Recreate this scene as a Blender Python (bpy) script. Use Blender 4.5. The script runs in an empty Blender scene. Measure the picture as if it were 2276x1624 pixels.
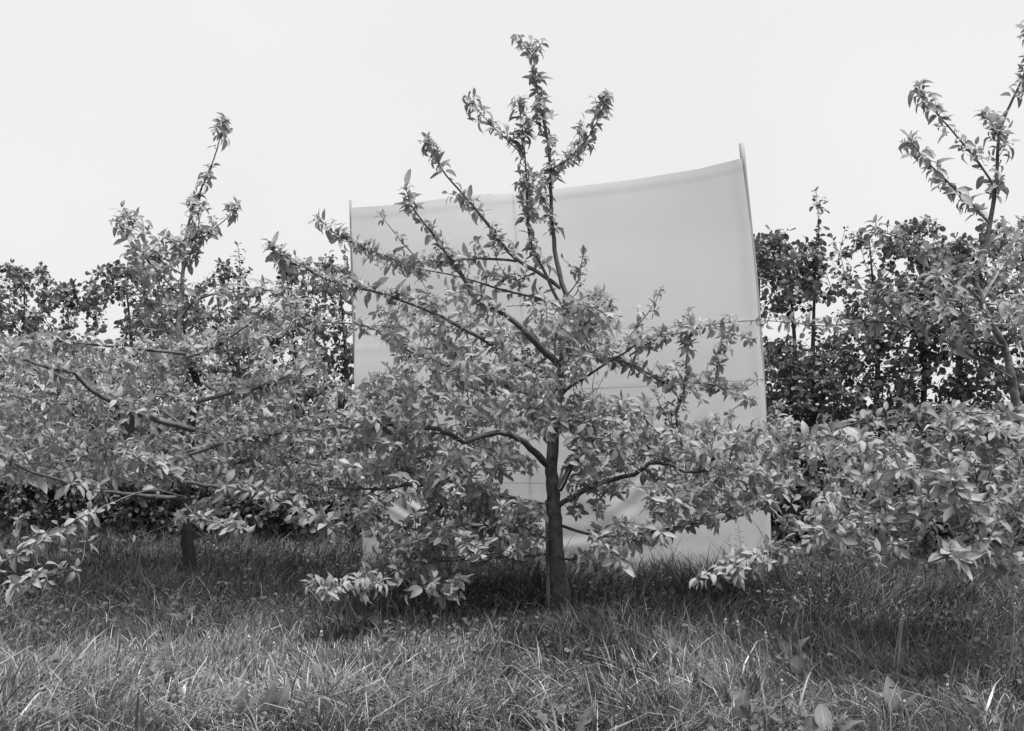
import bpy, math
import numpy as np
from mathutils import Matrix, Vector

rng = np.random.default_rng(41)
R = math.radians
SC = bpy.context.scene
COL = SC.collection

# ------------------------------------------------------------------ camera
# view camera, level, with front rise: f = 2440 px on a 2276 px wide picture, eye 1.156 m above the grass
FPX, CX, HY, CAMH, W0 = 2440.0, 1138.0, 900.0, 1.156, 2276.0
cam_d = bpy.data.cameras.new('camera')
cam = bpy.data.objects.new('camera', cam_d); COL.objects.link(cam)
cam.location = (0, 0, CAMH); cam.rotation_euler = (R(90), 0, 0)
cam_d.sensor_width = 36; cam_d.sensor_fit = 'HORIZONTAL'
cam_d.lens = 36 * FPX / W0
cam_d.shift_y = (HY - 812) / W0
cam_d.clip_start = 0.05; cam_d.clip_end = 3000
SC.camera = cam

# ------------------------------------------------------------------ sky, sun, exposure
SUN_EL, SUN_AZ = R(75), R(140)          # sun high overhead, spread wide by thin cloud
wd = bpy.data.worlds.new('World'); SC.world = wd; wd.use_nodes = True
nt = wd.node_tree; nt.nodes.clear()
sky = nt.nodes.new('ShaderNodeTexSky'); sky.sky_type = 'NISHITA'; sky.sun_disc = False
sky.sun_elevation = SUN_EL; sky.sun_rotation = SUN_AZ; sky.dust_density = 4.0; sky.air_density = 1.0
bw = nt.nodes.new('ShaderNodeRGBToBW')
mx = nt.nodes.new('ShaderNodeMix'); mx.data_type = 'FLOAT'
mx.inputs[0].default_value = 0.90       # thin even cloud layer over the sky
mx.inputs[3].default_value = 4.7
bg = nt.nodes.new('ShaderNodeBackground'); bg.inputs[1].default_value = 0.1
ow = nt.nodes.new('ShaderNodeOutputWorld')
nt.links.new(sky.outputs[0], bw.inputs[0]); nt.links.new(bw.outputs[0], mx.inputs[2])
tcw = nt.nodes.new('ShaderNodeTexCoord'); nzw = nt.nodes.new('ShaderNodeTexNoise')    # faint uneven cloud
nzw.inputs['Scale'].default_value = 2.2; nzw.inputs['Detail'].default_value = 5
nt.links.new(tcw.outputs['Generated'], nzw.inputs['Vector'])
mrw = nt.nodes.new('ShaderNodeMapRange'); mrw.inputs[1].default_value = .25; mrw.inputs[2].default_value = .75
mrw.inputs[3].default_value = .955; mrw.inputs[4].default_value = 1.045
nt.links.new(nzw.outputs[0], mrw.inputs[0])
mlw = nt.nodes.new('ShaderNodeMath'); mlw.operation = 'MULTIPLY'
nt.links.new(mx.outputs[0], mlw.inputs[0]); nt.links.new(mrw.outputs[0], mlw.inputs[1])
nt.links.new(mlw.outputs[0], bg.inputs[0]); nt.links.new(bg.outputs[0], ow.inputs[0])
sd = bpy.data.lights.new('sun', 'SUN'); sd.energy = 4.5; sd.angle = R(24); sd.color = (1, 1, 1)
so = bpy.data.objects.new('sun', sd); COL.objects.link(so); so.location = (0, 0, 12)
sdir = Vector((math.sin(SUN_AZ) * math.cos(SUN_EL), math.cos(SUN_AZ) * math.cos(SUN_EL), math.sin(SUN_EL)))
so.rotation_euler = sdir.to_track_quat('Z', 'Y').to_euler()
vs = SC.view_settings
vs.view_transform = 'Standard'; vs.look = 'None'; vs.exposure = 0.95; vs.gamma = 1.0; vs.use_curve_mapping = False
SC.cycles.max_bounces = 6; SC.cycles.diffuse_bounces = 3; SC.cycles.transmission_bounces = 4

def P(px, py, Y):
    """point of the place seen at picture point px,py (2276 wide) at a distance of Y metres"""
    return np.array([(px - CX) / FPX * Y, Y, CAMH + (HY - py) / FPX * Y])

# ------------------------------------------------------------------ materials (a black and white photograph: neutral greys)
def new_mat(name):
    m = bpy.data.materials.new(name); m.use_nodes = True
    n = m.node_tree.nodes; n.clear()
    return m, n, m.node_tree.links

def mth(n, l, op, a, b=None, clamp=False):
    x = n.new('ShaderNodeMath'); x.operation = op; x.use_clamp = clamp
    for i, v in enumerate((a, b)):
        if v is None: continue
        if isinstance(v, (int, float)): x.inputs[i].default_value = v
        else: l.new(v, x.inputs[i])
    return x.outputs[0]

def leaf_mat(name, top, under, rough, spec, trans, var=0.45, rib=0.0):
    m, n, l = new_mat(name)
    geo = n.new('ShaderNodeNewGeometry'); oi = n.new('ShaderNodeObjectInfo')
    r = mth(n, l, 'FRACT', mth(n, l, 'ADD', geo.outputs['Random Per Island'], oi.outputs['Random']))
    k = mth(n, l, 'ADD', mth(n, l, 'MULTIPLY', r, var), 1 - var / 2)
    # backfacing -> paler woolly underside
    base = mth(n, l, 'ADD', mth(n, l, 'MULTIPLY', geo.outputs['Backfacing'], under - top), top)
    tc = n.new('ShaderNodeTexCoord')
    nz = n.new('ShaderNodeTexNoise'); nz.inputs['Scale'].default_value = 70; nz.inputs['Detail'].default_value = 2
    l.new(tc.outputs['Object'], nz.inputs['Vector'])
    k2 = mth(n, l, 'MULTIPLY', k, mth(n, l, 'ADD', mth(n, l, 'MULTIPLY', nz.outputs[0], 0.5), 0.75))
    v = mth(n, l, 'MULTIPLY', base, k2)
    if rib:
        uv = n.new('ShaderNodeUVMap'); uv.uv_map = 'UVMap'
        sp = n.new('ShaderNodeSeparateXYZ'); l.new(uv.outputs[0], sp.inputs[0])
        d = mth(n, l, 'ABSOLUTE', mth(n, l, 'SUBTRACT', sp.outputs[0], 0.5))
        mid = mth(n, l, 'MULTIPLY', mth(n, l, 'LESS_THAN', d, 0.035), rib)
        # side veins
        w = mth(n, l, 'SINE', mth(n, l, 'MULTIPLY', mth(n, l, 'SUBTRACT', sp.outputs[1], mth(n, l, 'MULTIPLY', d, 0.55)), 50))
        vn = mth(n, l, 'MULTIPLY', mth(n, l, 'GREATER_THAN', w, 0.86), rib * 0.45)
        v = mth(n, l, 'ADD', v, mth(n, l, 'MAXIMUM', mid, vn))
    cb = n.new('ShaderNodeCombineColor')
    for i in range(3): l.new(v, cb.inputs[i])
    p = n.new('ShaderNodeBsdfPrincipled')
    l.new(cb.outputs[0], p.inputs['Base Color'])
    p.inputs['Roughness'].default_value = rough; p.inputs['Specular IOR Level'].default_value = spec
    t = n.new('ShaderNodeBsdfTranslucent'); l.new(cb.outputs[0], t.inputs[0])
    mxs = n.new('ShaderNodeMixShader'); mxs.inputs[0].default_value = trans
    l.new(p.outputs[0], mxs.inputs[1]); l.new(t.outputs[0], mxs.inputs[2])
    o = n.new('ShaderNodeOutputMaterial'); l.new(mxs.outputs[0], o.inputs[0])
    return m

def noise_mat(name, lo, hi, scale, rough=0.8, spec=0.3, bump=0.0, bscale=None, stretch=(1, 1, 1), detail=5, trans=0.0):
    m, n, l = new_mat(name)
    tc = n.new('ShaderNodeTexCoord'); mp = n.new('ShaderNodeMapping'); mp.inputs['Scale'].default_value = stretch
    l.new(tc.outputs['Object'], mp.inputs[0])
    nz = n.new('ShaderNodeTexNoise'); nz.inputs['Scale'].default_value = scale; nz.inputs['Detail'].default_value = detail
    nz.inputs['Roughness'].default_value = 0.65
    l.new(mp.outputs[0], nz.inputs['Vector'])
    rp = n.new('ShaderNodeMapRange'); rp.inputs[1].default_value = 0.3; rp.inputs[2].default_value = 0.7
    rp.inputs[3].default_value = lo; rp.inputs[4].default_value = hi
    l.new(nz.outputs[0], rp.inputs[0])
    cb = n.new('ShaderNodeCombineColor')
    for i in range(3): l.new(rp.outputs[0], cb.inputs[i])
    p = n.new('ShaderNodeBsdfPrincipled'); l.new(cb.outputs[0], p.inputs['Base Color'])
    p.inputs['Roughness'].default_value = rough; p.inputs['Specular IOR Level'].default_value = spec
    if bump:
        b = n.new('ShaderNodeBump'); b.inputs['Strength'].default_value = bump; b.inputs['Distance'].default_value = 0.01
        n2 = n.new('ShaderNodeTexNoise'); n2.inputs['Scale'].default_value = bscale or scale; n2.inputs['Detail'].default_value = 6
        l.new(mp.outputs[0], n2.inputs['Vector'])
        l.new(n2.outputs[0], b.inputs['Height']); l.new(b.outputs[0], p.inputs['Normal'])
    o = n.new('ShaderNodeOutputMaterial')
    if trans:
        t = n.new('ShaderNodeBsdfTranslucent'); l.new(cb.outputs[0], t.inputs[0])
        ms = n.new('ShaderNodeMixShader'); ms.inputs[0].default_value = trans
        l.new(p.outputs[0], ms.inputs[1]); l.new(t.outputs[0], ms.inputs[2]); l.new(ms.outputs[0], o.inputs[0])
    else:
        l.new(p.outputs[0], o.inputs[0])
    return m

M_APPLE = leaf_mat('apple_leaf', 0.235, 0.30, 0.58, 0.3, 0.36, 0.6, 0.05)
M_ALDER = leaf_mat('alder_leaf', 0.10, 0.125, 0.45, 0.35, 0.34, 0.7)
M_DOCK = leaf_mat('dock_leaf', 0.08, 0.105, 0.6, 0.3, 0.2, 0.5, 0.05)
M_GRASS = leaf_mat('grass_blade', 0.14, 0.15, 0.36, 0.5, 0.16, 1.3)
M_GRASS_DARK_SHADED = leaf_mat('dark_shaded_grass_blade', 0.06, 0.067, 0.6, 0.25, 0.14, 1.3)  # dark blades; around the apple row this colour carries the tree shade
M_UNDER_SHADE = leaf_mat('undergrowth_leaf', 0.035, 0.045, 0.5, 0.3, 0.12, 0.8)  # deep shade at the windbreak foot is put into this leaf colour
M_PALEG = leaf_mat('pale_grass_blade', 0.22, 0.24, 0.38, 0.5, 0.2, 0.9)
M_DRY = leaf_mat('dry_blade', 0.32, 0.34, 0.6, 0.2, 0.15, 0.8)
M_COVER = leaf_mat('weed_leaf', 0.08, 0.11, 0.5, 0.4, 0.2, 0.7)
M_FALLEN = leaf_mat('fallen_leaf', 0.45, 0.5, 0.6, 0.3, 0.2, 0.3)
M_BARK = noise_mat('apple_bark', 0.035, 0.19, 13, 0.9, 0.15, 0.9, 38, (1.3, 1.3, 1.0))
M_SHADEBARK = noise_mat('shade_dark_bark', 0.012, 0.04, 22, 0.85, 0.2, 0.6, 45, (1.5, 1.5, .8))  # shade on the lower left trunk, painted into the bark as near-black
M_TWIG = noise_mat('apple_twig', 0.045, 0.11, 60, 0.7, 0.3)
M_PALE = noise_mat('pale_bark', 0.26, 0.42, 30, 0.75, 0.25, 0.3, 60, (1, 1, .5))
M_ABARK = noise_mat('alder_bark', 0.04, 0.09, 30, 0.85, 0.2, 0.5, 50)
M_GROUND = noise_mat('ground', 0.025, 0.07, 3.0, 1.0, 0.1, 0.5, 30)
M_CLOTH = noise_mat('cotton_canvas', 0.67, 0.71, 2.2, 0.95, 0.08, 0.22, 420, trans=0.28)
M_POLE = noise_mat('pale_pole', 0.2, 0.28, 9, 0.6, 0.3, 0.1, 30, (4, 4, .5))
M_STAKE = noise_mat('stake_wood', 0.22, 0.36, 18, 0.85, 0.2, 0.3, 40, (6, 6, .5))
M_WIRE = noise_mat('wire', 0.05, 0.09, 40, 0.5, 0.5)
M_STALK = noise_mat('flower_stalk', 0.26, 0.36, 25, 0.6, 0.3, trans=0.15)
M_HEAD = noise_mat('flower_head', 0.2, 0.32, 120, 0.9, 0.2)

# ------------------------------------------------------------------ helpers
def tag(o, label=None, cat=None, group=None, kind=None):
    for k, v in (('label', label), ('category', cat), ('group', group), ('kind', kind)):
        if v: o[k] = v
    return o

def empty(name, loc, label, cat, group=None):
    o = bpy.data.objects.new(name, None); COL.objects.link(o); o.location = loc
    o.empty_display_size = 0.1
    return tag(o, label, cat, group)

def mesh_np(name, verts, faces4=None, faces3=None, uv=None, smooth=True, mat=None):
    """verts (n,3); faces4 (a,4), faces3 (b,3)"""
    me = bpy.data.meshes.new(name)
    verts = np.asarray(verts, np.float32)
    f4 = np.zeros((0, 4), np.int32) if faces4 is None else np.asarray(faces4, np.int32)
    f3 = np.zeros((0, 3), np.int32) if faces3 is None else np.asarray(faces3, np.int32)
    loops = np.concatenate([f4.ravel(), f3.ravel()])
    starts = np.concatenate([np.arange(len(f4)) * 4, len(f4) * 4 + np.arange(len(f3)) * 3]).astype(np.int32)
    me.vertices.add(len(verts)); me.vertices.foreach_set('co', verts.ravel())
    me.loops.add(len(loops)); me.loops.foreach_set('vertex_index', loops)
    me.polygons.add(len(starts)); me.polygons.foreach_set('loop_start', starts)
    if uv is not None:
        ul = me.uv_layers.new(name='UVMap'); ul.data.foreach_set('uv', np.asarray(uv, np.float32)[loops].ravel())
    me.update(calc_edges=True)
    if smooth: me.polygons.foreach_set('use_smooth', np.ones(len(starts), bool))
    if mat: me.materials.append(mat)
    me.validate()
    return me

def link(name, me, parent=None):
    o = bpy.data.objects.new(name, me); COL.objects.link(o)
    if parent: o.parent = parent
    return o

def unit(v):
    v = np.asarray(v, float)
    return v / np.maximum(np.linalg.norm(v, axis=-1, keepdims=True), 1e-9)

def catmull(pts, step):
    pts = np.asarray(pts, float)
    if len(pts) < 2: return pts
    ext = np.vstack([2 * pts[0] - pts[1], pts, 2 * pts[-1] - pts[-2]])
    out = []
    for i in range(1, len(ext) - 2):
        p0, p1, p2, p3 = ext[i - 1:i + 3]
        k = max(1, int(np.linalg.norm(p2 - p1) / step))
        for t in np.arange(k) / k:
            out.append(0.5 * ((2 * p1) + (-p0 + p2) * t + (2 * p0 - 5 * p1 + 4 * p2 - p3) * t * t + (-p0 + 3 * p1 - 3 * p2 + p3) * t ** 3))
    out.append(pts[-1])
    return np.array(out)

class Tubes:
    def __init__(self): self.v = []; self.q = []; self.t = []; self.n = 0
    def add(self, path, rad, sides=6, jit=0.0, cap=True):
        path = np.asarray(path, float); m = len(path)
        rad = np.broadcast_to(np.asarray(rad, float), (m,))
        tg = unit(np.gradient(path, axis=0)) if m > 1 else np.array([[0, 0, 1.]])
        ref = np.array([0, 0, 1.]) if abs(tg[0][2]) < 0.9 else np.array([0, 1., 0])
        rings = []
        u = unit(np.cross(ref, tg[0]))
        a = np.arange(sides) * 2 * np.pi / sides
        for i in range(m):
            u = unit(u - tg[i] * np.dot(u, tg[i])); w = np.cross(tg[i], u)
            r = rad[i] * (1 + jit * rng.uniform(-1, 1, sides)) if jit else rad[i]
            rings.append(path[i] + (np.cos(a) * r)[:, None] * u + (np.sin(a) * r)[:, None] * w)
        V = np.concatenate(rings)
        base = self.n
        i0 = (np.arange(m - 1)[:, None] * sides + np.arange(sides)).ravel()
        i1 = (np.arange(m - 1)[:, None] * sides + (np.arange(sides) + 1) % sides).ravel()
        self.q.append(np.stack([i0, i1, i1 + sides, i0 + sides], 1) + base)
        self.v.append(V); self.n += len(V)
        if cap:
            self.v.append(path[[-1]] + tg[-1] * rad[-1] * 0.5); c = self.n; self.n += 1
            last = base + (m - 1) * sides + np.arange(sides)
            self.t.append(np.stack([last, np.roll(last, -1), np.full(sides, c)], 1))
    def mesh(self, name, mat, base=(0, 0, 0)):
        return mesh_np(name, np.concatenate(self.v) - np.asarray(base), np.concatenate(self.q),
                       np.concatenate(self.t) if self.t else None, mat=mat)

# leaf templates: along +Y, face up +Z
def leaf_template(ts, ws, fold, droop, twist=0.0, petiole=0.16, wave=0.0):
    v = []; uv = []
    def bend(t):
        return t * (1 - 0.22 * droop * t), -droop * 0.55 * t * t
    v.append((0, 0, 0)); uv.append((.5, 0))
    for i, (t, w) in enumerate(zip(ts, ws)):
        y, z = bend(t); tw = twist * t
        for s in (-1, 0, 1):
            x = s * w; zz = abs(s) * w * fold + (wave * w * (1 if (i + (s > 0)) % 2 else -1) if s else 0)
            v.append((x * math.cos(tw) - zz * math.sin(tw), y, z + zz * math.cos(tw) + x * math.sin(tw)))
            uv.append((.5 + .5 * s, t))
    y, z = bend(1.0); v.append((0, y, z)); uv.append((.5, 1))
    k = len(ts)
    q, t3 = [], []
    t3 += [(0, 2, 1), (0, 3, 2)]
    for i in range(k - 1):
        a = 1 + 3 * i
        q += [(a, a + 1, a + 4, a + 3), (a + 1, a + 2, a + 5, a + 4)]
    a = 1 + 3 * (k - 1); tip = len(v) - 1
    t3 += [(a, a + 1, tip), (a + 1, a + 2, tip)]
    v = np.array(v); v[:, 1] += petiole
    # petiole: a thin strip
    n0 = len(v); pw = 0.012
    v = np.vstack([v, [(-pw, 0, 0.0), (pw, 0, 0.0), (pw, petiole * 1.05, 0.004), (-pw, petiole * 1.05, 0.004)]])
    uv += [(.5, .5)] * 4
    q.append((n0, n0 + 1, n0 + 2, n0 + 3))
    return dict(v=v, uv=np.array(uv), q=np.array(q), t=np.array(t3))

AP_T = (.09, .32, .60, .85); AP_W = (.105, .212, .212, .118)
APPLE = [leaf_template(AP_T, AP_W, f, d, tw, .2, wv) for f, d, tw, wv in
         ((.35, .55, .1, .04), (.55, .9, -.25, .06), (.25, .3, .3, .08), (.7, 1.15, .0, .05), (.45, .75, .5, .08), (.3, .1, -.4, .05), (.9, 1.5, .6, .1), (.15, 1.3, -.7, .12), (.6, -.3, .2, .1))]
AL_T = (.12, .45, .85); AL_W = (.21, .37, .27)
ALDER = [leaf_template(AL_T, AL_W, f, d, tw, .42, wv) for f, d, tw, wv in
         ((.2, .3, .1, .06), (.35, .6, -.2, .08), (.1, .1, .3, .05), (.4, .8, .2, .04))]
DK_T = (.05, .14, .25, .37, .5, .63, .76, .9); DK_W = (.10, .165, .19, .20, .185, .155, .115, .055)
DOCK = [leaf_template(DK_T, DK_W, f, d, tw, .15, wv) for f, d, tw, wv in
        ((.3, .8, .1, .20), (.5, 1.2, -.4, .26), (.25, .5, .5, .22))]
BLADE_T = (.0, .4, .75)

def frames(d, n):
    d = unit(d); n = unit(n - d * np.sum(n * d, -1, keepdims=True)); x = np.cross(d, n)
    return x, d, n

def leaves_mesh(name, T, mat, pos, d, n, size, var, base=(0, 0, 0)):
    """join leaves into one mesh"""
    x, d, n = frames(d, n)
    V = []; Q = []; F = []; U = []; off = 0
    for k, tp in enumerate(T):
        idx = np.where(var == k)[0]
        if not len(idx): continue
        tv = tp['v']; m = len(tv)
        s = size[idx][:, None, None]
        vv = pos[idx][:, None, :] + s * (tv[None, :, 0:1] * x[idx][:, None, :] + tv[None, :, 1:2] * d[idx][:, None, :] + tv[None, :, 2:3] * n[idx][:, None, :])
        V.append(vv.reshape(-1, 3)); U.append(np.tile(tp['uv'], (len(idx), 1)))
        o = off + np.arange(len(idx))[:, None, None] * m
        Q.append((tp['q'][None] + o).reshape(-1, 4)); F.append((tp['t'][None] + o).reshape(-1, 3))
        off += m * len(idx)
    return mesh_np(name, np.concatenate(V) - np.asarray(base), np.concatenate(Q), np.concatenate(F), np.concatenate(U), mat=mat)

TEMPLATE_MESH = {}
def template_meshes(key, T, mat):
    if key not in TEMPLATE_MESH:
        TEMPLATE_MESH[key] = [mesh_np(key + '_leaf', t['v'], t['q'], t['t'], t['uv'], mat=mat) for t in T]
    return TEMPLATE_MESH[key]

# smooth 2-d noise for the ground cover
_grid = rng.uniform(-1, 1, (6, 64, 64))
def vnoise(x, y, scale, k=0):
    x = np.asarray(x) * scale + 31.7; y = np.asarray(y) * scale + 17.3
    xi = np.floor(x).astype(int); yi = np.floor(y).astype(int); fx = x - xi; fy = y - yi
    fx = fx * fx * (3 - 2 * fx); fy = fy * fy * (3 - 2 * fy)
    g = _grid[k]; a = g[xi % 64, yi % 64]; b = g[(xi + 1) % 64, yi % 64]; c = g[xi % 64, (yi + 1) % 64]; d = g[(xi + 1) % 64, (yi + 1) % 64]
    return (a * (1 - fx) + b * fx) * (1 - fy) + (c * (1 - fx) + d * fx) * fy

def in_poly(px, py, poly):
    poly = np.asarray(poly, float); n = len(poly); inside = np.zeros(len(px), bool); j = n - 1
    for i in range(n):
        xi, yi = poly[i]; xj, yj = poly[j]
        c = ((yi > py) != (yj > py)) & (px < (xj - xi) * (py - yi) / (yj - yi + 1e-9) + xi)
        inside ^= c; j = i
    return inside

def project(p):
    return CX + p[:, 0] / p[:, 1] * FPX, HY - (p[:, 2] - CAMH) / p[:, 1] * FPX

# ------------------------------------------------------------------ a tree
class Tree:
    def __init__(self, name, base, label, cat, group, T, lmat, bark, twigmat, key):
        self.base = np.asarray(base, float)
        self.root = empty(name, base, label, cat, group)
        self.T, self.lmat, self.bark, self.twigmat, self.key = T, lmat, bark, twigmat, key
        self.nodes = []; self.node_r = []
        self.tw = Tubes()
        self.clear = []        # stretches of wood that stay free of leaves on the near side
        self.L = []            # pos, d, n, size
    def limb(self, name, pts, rad, sides=8, mat=None, jit=0.08, step=0.05, skel=True):
        path = catmull(pts, step); m = len(path)
        r = np.interp(np.linspace(0, 1, m), np.linspace(0, 1, len(rad)), rad)
        path = path + rng.normal(0, 1, path.shape) * ((0.05 if name == 'trunk' else .16) * r)[:, None]
        t = Tubes(); t.add(path, r, sides, jit)
        link(name, t.mesh(name, mat or self.bark, self.base), self.root)
        if skel: self.nodes.append(path); self.node_r.append(r)
        return path, r
    scale = 1.0
    def leaf(self, p, d, n, s): self.L.append((p, d, n, s * .82 * self.scale))
    def rosette(self, p, axis, cnt, size, spread=(35, 88), droop=0.3):
        axis = unit(axis)
        u = unit(np.cross(axis, rng.normal(0, 1, 3))); w = np.cross(axis, u)
        ph = rng.uniform(0, 6.28)
        for i in range(cnt):
            ph += 2.4 + rng.normal(0, .25)
            f = (i + .5) / cnt
            th = R(spread[1] + (spread[0] - spread[1]) * f + rng.normal(0, 9))
            pr = math.cos(ph) * u + math.sin(ph) * w
            d = axis * math.cos(th) + pr * math.sin(th)
            n = axis * math.sin(th) - pr * math.cos(th)
            d = unit(d + np.array([0, 0, -droop * rng.uniform(.2, 1.3)]))
            n = n + np.array([0, 0, .7]) + rng.normal(0, .28, 3)
            s = size * (1 - .35 * f) * rng.uniform(.5, 1.35)
            self.leaf(p - axis * 0.012 * (1 - f) * 2, d, n, s)
    def dress(self, path, s0=0.15, s1=1.0, per_m=30, size=.08, long=0.12, tipn=6, up=0.5, cnt=(3, 6)):
        """spurs and short shoots with leaf clusters along a branch"""
        seg = np.linalg.norm(np.diff(path, axis=0), axis=1); cum = np.concatenate([[0], np.cumsum(seg)]); Lt = cum[-1]
        n = max(1, int(Lt * (s1 - s0) * per_m)); kk = max(4, int(Lt / .06)); patch = rng.random(kk)
        for s in np.sort(rng.uniform(s0, s1, n)) * Lt:
            if rng.random() > .35 + patch[min(int(s / Lt * kk), kk - 1)] * 1.1: continue      # bare stretches
            i = min(np.searchsorted(cum, s), len(path) - 1); i = max(i, 1)
            f = (s - cum[i - 1]) / max(seg[i - 1], 1e-6)
            p = path[i - 1] + (path[i] - path[i - 1]) * f; tg = unit(path[i] - path[i - 1])
            pr = rng.normal(0, 1, 3); pr = unit(pr - tg * np.dot(pr, tg))
            ax = unit(pr + tg * rng.uniform(.2, .9) + np.array([0, 0, up]))
            ln = rng.uniform(.008, .045)
            if rng.random() < long and s < .8 * Lt: ln = rng.uniform(.06, .12)
            q = p + ax * ln
            if ln > .02: self.tw.add(np.array([p, q]), [.0024, .0014], 4, cap=False)
            if ln > .06:
                m = int(ln / .03)
                for j in range(m):
                    pp = p + ax * ln * (j + .6) / (m + .3)
                    self.rosette(pp, unit(ax + rng.normal(0, .5, 3)), 1, size * rng.uniform(.7, 1), (60, 75))
            self.rosette(q, ax, int(rng.integers(*cnt)), size * rng.uniform(.7, 1.15))
        if tipn:
            tg = unit(path[-1] - path[-2])
            self.rosette(path[-1], tg, tipn, size * .75, (12, 60), .1)
    def fill(self, targets, size=.08, cnt=(4, 8), along=2, r0=.0035, up=.5, alc=(2, 5)):
        """branchlets that reach out from the nearest wood to each target and end in leaf clusters"""
        nd = np.concatenate(self.nodes)
        dist = np.array([np.min(np.linalg.norm(nd - t, axis=1)) for t in targets])
        for t in targets[np.argsort(dist)]:
            i = np.argmin(np.linalg.norm(nd - t, axis=1)); a = nd[i]; L = np.linalg.norm(t - a)
            mid = (a + t) / 2 + rng.normal(0, .12, 3) * L + np.array([0, 0, -.06 * L])
            path = catmull([a, mid, t], .04)
            m = len(path)
            self.tw.add(path, np.linspace(min(r0, .0018 + L * .006), .0013, m), 4, cap=False)
            nd = np.vstack([nd, path[1:]])
            tg = unit(t - mid)
            ax = unit(tg + np.array([0, 0, up]) + rng.normal(0, .3, 3))
            self.rosette(t, ax, int(rng.integers(*cnt)), size * rng.uniform(.75, 1.15))
            for j in range(along):
                f = rng.uniform(.35, .95); pp = path[int(f * (m - 1))]
                axx = unit(rng.normal(0, 1, 3) + np.array([0, 0, up]) + tg * .5)
                self.rosette(pp + axx * .015, axx, int(rng.integers(*alc)), size * rng.uniform(.65, 1.0))
    def finish(self, front, nsingle, leafname='leaf'):
        if self.tw.n:
            o = link('twigs', self.tw.mesh('twigs', self.twigmat, self.base), self.root); o['kind'] = 'stuff'
        ALL_TREES.append((self, nsingle, leafname))
    def arrays(self):
        p, d, n, s = self._arrays()
        keep = np.ones(len(p), bool); c = p + unit(d) * s[:, None] * .55
        for path, r, (f0, f1) in self.clear:
            m = len(path)
            for q, rr in list(zip(path, r))[int(f0 * m):max(int(f1 * m), 1)]:
                w = c - q; along = -w[:, 1]                     # a slot open to the near side of the wood
                off = np.hypot(w[:, 0] * 1.0, w[:, 2] - along * (q[2] - CAMH) / q[1] * -1)
                keep &= ~((along > -.02) & (off < rr + .028))
        return p[keep], d[keep], n[keep], s[keep]
    def _arrays(self):
        p = np.array([a[0] for a in self.L]); d = np.array([a[1] for a in self.L]); n = np.array([a[2] for a in self.L]); s = np.array([a[3] for a in self.L])
        return p, d, n, s
ALL_TREES = []

def poly_targets(poly, count, d0, d1, holes=()):
    poly = np.asarray(poly, float); lo = poly.min(0); hi = poly.max(0); out = []
    while len(out) < count:
        x = rng.uniform(lo[0], hi[0], 400); y = rng.uniform(lo[1], hi[1], 400)
        ok = in_poly(x, y, poly)
        for h in holes: ok &= ~in_poly(x, y, h)
        for a, b in zip(x[ok], y[ok]):
            out.append(P(a, b, rng.uniform(d0, d1)))
            if len(out) >= count: break
    return np.array(out)

def traced(pts, Y0, dY, bow=0.0):
    """picture points of a branch set back along its length from Y0 by dY metres"""
    pts = np.asarray(pts, float)
    s = np.concatenate([[0], np.cumsum(np.linalg.norm(np.diff(pts, axis=0), axis=1))]); s /= s[-1]
    return np.array([P(a, b, Y0 + dY * f + bow * math.sin(math.pi * f)) for (a, b), f in zip(pts, s)])

# ------------------------------------------------------------------ ground
gx = np.concatenate([[-900, -200, -60, -25], np.linspace(-12, 12, 49), [25, 60, 200, 900]])
gy = np.concatenate([[-300, -60, -12, 0], np.linspace(2, 14, 37), [20, 40, 90, 250, 1500]])
GX, GY = np.meshgrid(gx, gy)
def ground_z(x, y):
    x = np.asarray(x, float); y = np.asarray(y, float)
    near = np.clip(1 - np.hypot(x, y - 6) / 14, 0, 1)
    return near * (vnoise(x, y, .9, 4) * .025 + vnoise(x, y, 2.3, 5) * .012)
GZ = ground_z(GX, GY)
nxg, nyg = len(gx), len(gy)
ii = (np.arange(nyg - 1)[:, None] * nxg + np.arange(nxg - 1)).ravel()
g = link('ground', mesh_np('ground', np.stack([GX.ravel(), GY.ravel(), GZ.ravel()], 1), np.stack([ii, ii + 1, ii + nxg + 1, ii + nxg], 1), mat=M_GROUND))
g['kind'] = 'structure'
g['label'] = 'orchard ground under the grass'

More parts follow.
